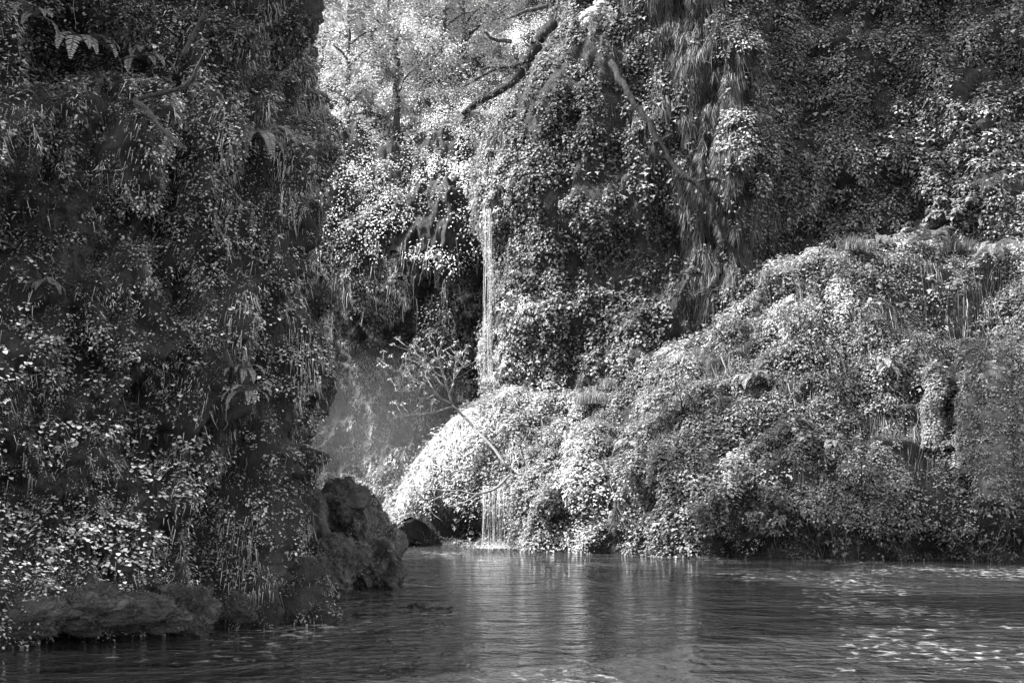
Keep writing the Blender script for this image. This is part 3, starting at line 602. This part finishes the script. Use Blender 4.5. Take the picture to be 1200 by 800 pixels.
# waterfalls
def wat(t, o):
    p = N_(t, 'ShaderNodeBsdfPrincipled', Roughness=.25, IOR=1.33); p.inputs['Base Color'].default_value = (.6, .6, .6, 1); tr = N_(t, 'ShaderNodeBsdfTranslucent'); tr.inputs[0].default_value = (.8, .8, .8, 1)
    tp = N_(t, 'ShaderNodeBsdfTransparent'); m1 = N_(t, 'ShaderNodeMixShader'); m1.inputs[0].default_value = .4; m2 = N_(t, 'ShaderNodeMixShader')
    tc = N_(t, 'ShaderNodeTexCoord'); mp = N_(t, 'ShaderNodeMapping'); mp.inputs['Scale'].default_value = (20, 20, 2.0); nz = N_(t, 'ShaderNodeTexNoise', Scale=1.0, Detail=4.0)
    t.links.new(tc.outputs['Object'], mp.inputs[0]); t.links.new(mp.outputs[0], nz.inputs['Vector']); t.links.new(ramp(t, nz.outputs[0], [(.42, .02), (.52, .2), (.65, .5)]), m2.inputs[0])
    t.links.new(p.outputs[0], m1.inputs[1]); t.links.new(tr.outputs[0], m1.inputs[2]); t.links.new(tp.outputs[0], m2.inputs[1]); t.links.new(m1.outputs[0], m2.inputs[2]); t.links.new(m2.outputs[0], o.inputs[0])
M_FALL = mat('falling_water', wat)
def falls(label, lip, foot_, n_, r_, seed, spr=1.0):
    g = np.random.default_rng(seed); root = empty('waterfall', tuple(at(*foot_)), label, 'waterfall'); 
    for s_ in range(n_):
        x = (g.random() - .5) * spr * (1 if s_ else 0); dd = g.normal() * .12; pts = []
        for k, q in enumerate(lip): pts.append(at(q[0] + x * 6, q[1] + g.normal() * 1.5, q[2] + dd))
        pts.append(at(foot_[0] + x * 7 + g.normal() * .5, foot_[1], foot_[2] + dd)); V, Fc = tube(pts, [r_ * g.uniform(.6, 1.5), r_ * g.uniform(.5, 1.1)], 6, rough=.03); mesh('stream', V, Fc, M_FALL, root)
    return root
tall = falls('tall thin waterfall dropping past the dark hollow', [(571, 244, 44.0), (572, 256, 43.8), (572, 290, 43.8), (572, 330, 43.9)], (572, 446, 43.9), 24, .005, 1, 2.0)
low = falls('short lower waterfall spilling into the pool', [(578, 572, 39.6), (578, 586, 39.35), (578, 600, 39.3)], (578, 642, 39.3), 44, .005, 2, 4.2)
def splash(root, px, py, d, w_, h_, n_):
    c = at(px, py, d); P = c + np.stack([RNG.normal(size=n_) * w_, RNG.normal(size=n_) * w_ * .5, np.abs(RNG.normal(size=n_)) * h_], -1)
    V, Fc, q = leaves(P, RNG.normal(size=(n_, 3)), .035, .03); mesh('splash', V, Fc, M_FALL, root)
splash(low, 578, 642, 39.2, .35, .07, 900); splash(tall, 573, 447, 44, .2, .12, 300)

# leafy shrubs
def shrub(px, py, d, r_, label, n_=60, per=26, leaf=.085, wl=.7, lo=.12, hi=.3, sq=1.0, group='shrubs on the cliffs and bank', cat='shrub', hang=0.):
    d = snap(px, py, d) - r_ * .25; c = at(px, py, d); root = empty('shrub', tuple(c - UP * r_ * .6), label, cat, group); st = []; cs = []
    for k in range(n_):
        v_ = RNG.normal(size=3); v_ /= np.linalg.norm(v_); v_[2] = v_[2] * sq; v_ *= r_ * RNG.uniform(.35, 1); v_[2] -= hang * abs(v_[0]); cs.append(c + v_)
    for k in range(9):
        e = cs[k]; b = c - UP * r_ * .6; st.append(tube([b, b + (e - b) * .5 + UP * r_ * .15, e], [r_ * .045, r_ * .012], 5, steps=3))
    mesh('stem', *tubes(st), M_BARK, root); cs = np.array(cs)
    a = clumps(cs, nrm(cs - c), r_ * .22, per, leaf, leaf * wl, lo, hi, up=.9, flat=1.); mesh('foliage', a[0], a[1], M_LEAF, root, tone=a[2]); return root
for a in [
    (960, 312, 38.6, .8, 'bright shrub topping the bank below the dark cliff'), (905, 345, 38.8, .75, 'bright shrub on the crest, just left of the highest'), (1005, 330, 37.9, .7, 'small leaved shrub on the sunny shoulder of the bank'),
    (860, 395, 38.6, .7, 'shrub halfway down the crest line of the bank'), (940, 380, 37.2, .8, 'broad shrub bulging from the middle of the bank'), (700, 520, 39.1, .8, 'sunlit shrub low on the left of the bank'),
    (640, 520, 39.6, .7, 'pale shrub right of the leaning bare tree'), (755, 560, 37.2, .7, 'shrub with bright drooping leaves near the waterline'), (830, 600, 35.3, .55, 'shrub hanging just above the water in mid bank'),
    (905, 600, 34.9, .55, 'leafy shrub over the shaded waterline'), (640, 590, 38.7, .5, 'bright shrub right of the short lower waterfall'), (1010, 560, 34.6, .6, 'dim shrub in the shaded hollow of the bank'),
    (800, 470, 38.9, .6, 'rounded shrub on the slope below the moss streamers')]:
    shrub(*a, n_=45, per=24, leaf=.075, lo=.10, hi=.28)
shrub(1090, 494, 34.6, .36, 'flat pale spray of leaves left of the moss pillars, upper', n_=22, leaf=.11, lo=.25, hi=.4, sq=.25)
shrub(1098, 520, 34.5, .36, 'flat pale spray of leaves left of the moss pillars, lower', n_=22, leaf=.11, lo=.25, hi=.4, sq=.25)
shrub(1100, 245, 41.2, .5, 'pale broad leaved plant against the dark cliff', n_=24, leaf=.16, lo=.16, hi=.3); shrub(1136, 250, 41.0, .5, 'taller pale plant right of its twin against the dark cliff', n_=24, leaf=.16, lo=.16, hi=.3)
shrub(645, 456, 41.2, .28, 'tiny bright sprig at the foot of the ivy column', n_=12, leaf=.12, lo=.25, hi=.4)
shrub(702, 14, 41.0, .5, 'glossy bright leaves at the very top right of the broken limb', n_=16, per=14, leaf=.15, lo=.25, hi=.45)
shrub(50, 80, 14.7, .34, 'leafy shrub hanging under the top left corner', n_=40, leaf=.036, lo=.10, hi=.26, sq=.6); shrub(265, 45, 15.6, .45, 'airy shrub with pale layered leaves on top of left cliff', n_=50, leaf=.036, lo=.12, hi=.3, sq=.6)
shrub(330, 40, 17.5, .5, 'airy shrub overhanging the right edge of left cliff top', n_=50, leaf=.04, lo=.12, hi=.3, sq=.7); shrub(300, 90, 16.6, .4, 'small shrub above the drooping fern', n_=40, leaf=.036, lo=.10, hi=.26, sq=.6)
shrub(145, 20, 15.2, .4, 'dark shrub between the two arching ferns and the frame top', n_=40, leaf=.036, lo=.06, hi=.18, sq=.7)

# trees
def tree(px, pyb, d, h, r_, lean, label, lo=.18, hi=.42, leaf=.13, n_=190, per=46, tr=.16, crown0=.3, group='trees on the slope behind the falls'):
    b = at(px, pyb, d); root = empty('tree', tuple(b), label, 'tree', group); top = b + UP * h + np.array([lean, 0, 0]); g = RNG
    mid = b + (top - b) * .5 + np.array([g.normal() * .2, 0, 0]); V, Fc = tube([b - UP * .5, b + (mid - b) * .5, mid, top], [tr, tr * .8, tr * .55, tr * .15], 9, rough=.15); mesh('trunk', V, Fc, M_BARK, root)
    lb, ends = [], []
    for k in range(13):
        t = crown0 + (1 - crown0) * k / 13 + g.uniform(0, .05); s_ = b + (top - b) * t; an = g.uniform(0, 6.28); l = r_ * (1.1 - .5 * t) * g.uniform(.7, 1.1)
        e = s_ + np.array([math.cos(an) * l, math.sin(an) * l, l * g.uniform(.05, .5)]); m_ = (s_ + e) / 2 + UP * l * .12; lb.append(tube([s_, m_, e], [tr * .35, tr * .08], 6, rough=.1)); ends += [(s_, m_, e)]
    mesh('limb', *tubes(lb), M_BARK, root); cs = []
    for k in range(n_):
        s_, m_, e = ends[k % len(ends)]; t = g.uniform(.25, 1.05); p = (s_ * (1 - t) + m_ * t) if t < .5 else m_ * (1 - t) * 2 + e * (2 * t - 1) if t <= 1 else e; cs.append(p + g.normal(size=3) * r_ * .17)
    cs = np.array(cs); a = clumps(cs, nrm(cs - (b + (top - b) * .6)), g.uniform(.08, .16, n_) * r_ * 1.4, per, leaf, leaf * .7, lo, hi, up=1.0, flat=.6); mesh('crown', a[0], a[1], M_LEAF, root, tone=a[2]); return root
for a in [
    (405, 165, 62, 7.5, 2.2, .2, 'nearest leafy tree, just right of the left cliff edge'), (466, 152, 63, 7, 2.2, -.5, 'leafy tree left of the broken limb, low on the rear slope'), (510, 118, 70, 6.5, 2.8, .6, 'bushy tree right behind the drooping end of the broken limb'),
    (440, 100, 72, 8, 3.2, 0, 'pale tree in the middle of the rear slope, behind the two nearest'), (375, 105, 72, 8, 3.0, .3, 'tree half hidden by the left cliff edge'), (545, 100, 72, 7, 3.0, -.3, 'tree behind the tip of the broken limb'),
    (480, 60, 84, 10, 3.8, .2, 'far tree at the top middle of the rear slope'), (410, 62, 84, 10, 3.6, -.2, 'far tree at the frame top beside the left cliff'), (590, 60, 84, 9, 3.6, 0, 'far tree above the broken limb'), (530, 40, 88, 11, 4.2, 0, 'farthest tree, at the frame top left of the slim dark branch')]:
    tree(*a, tr=.17, leaf=.10, per=60, crown0=.12, n_=190)

# spray drifting in the hollow
def mist(t, o):
    v = N_(t, 'ShaderNodeVolumePrincipled', Density=.03); v.inputs['Color'].default_value = (.95, .95, .95, 1); v.inputs['Anisotropy'].default_value = .2; t.links.new(v.outputs[0], o.inputs['Volume'])
    tc = N_(t, 'ShaderNodeTexCoord'); mp = N_(t, 'ShaderNodeMapping'); mp.inputs['Scale'].default_value = (1 / 4.4, 1 / 3.6, 1 / 3.6); g = N_(t, 'ShaderNodeTexGradient', gradient_type='SPHERICAL'); m_ = N_(t, 'ShaderNodeMath', operation='MULTIPLY'); m_.inputs[1].default_value = .016
    t.links.new(tc.outputs['Object'], mp.inputs[0]); t.links.new(mp.outputs[0], g.inputs[0]); t.links.new(g.outputs['Fac'], m_.inputs[0]); t.links.new(m_.outputs[0], v.inputs['Density'])
c = at(440, 510, 50); V, Fc, G = ball(c, 1.0, 3, (5, 4.2, 4.2), .05, 24)
tag(mesh('mist', V, Fc, mat('mist', mist), origin=c), 'pale spray drifting in the dark hollow', 'mist', kind='stuff')

# unseen trees, added above the frame to shade the right bank and cliff
def big(loc, h, r_, lean, label):
    tree(*[600 + F * loc[0] / loc[1], 576 - F * (loc[2] - CH) / loc[1], loc[1]], h, r_, lean, label, n_=260, per=40, leaf=.22, tr=.35, crown0=.35, group='unseen shade trees on the cliff tops')
big((-8.0, 32.0, 10.5), 10, 4.8, 9.0, 'unseen leaning tree added on the left cliff to shade the bank')
big((7.5, 45.5, 18), 8, 4.5, -1, 'unseen tree added on top of the far cliff for shade')
big((13.5, 44.5, 17.5), 8, 5.5, -3.5, 'unseen tree added for shade at the right end of the far cliff top')
big((-7.5, 19.5, 11), 6, 3.6, 1.5, 'unseen old tree on the near end of the left cliff')
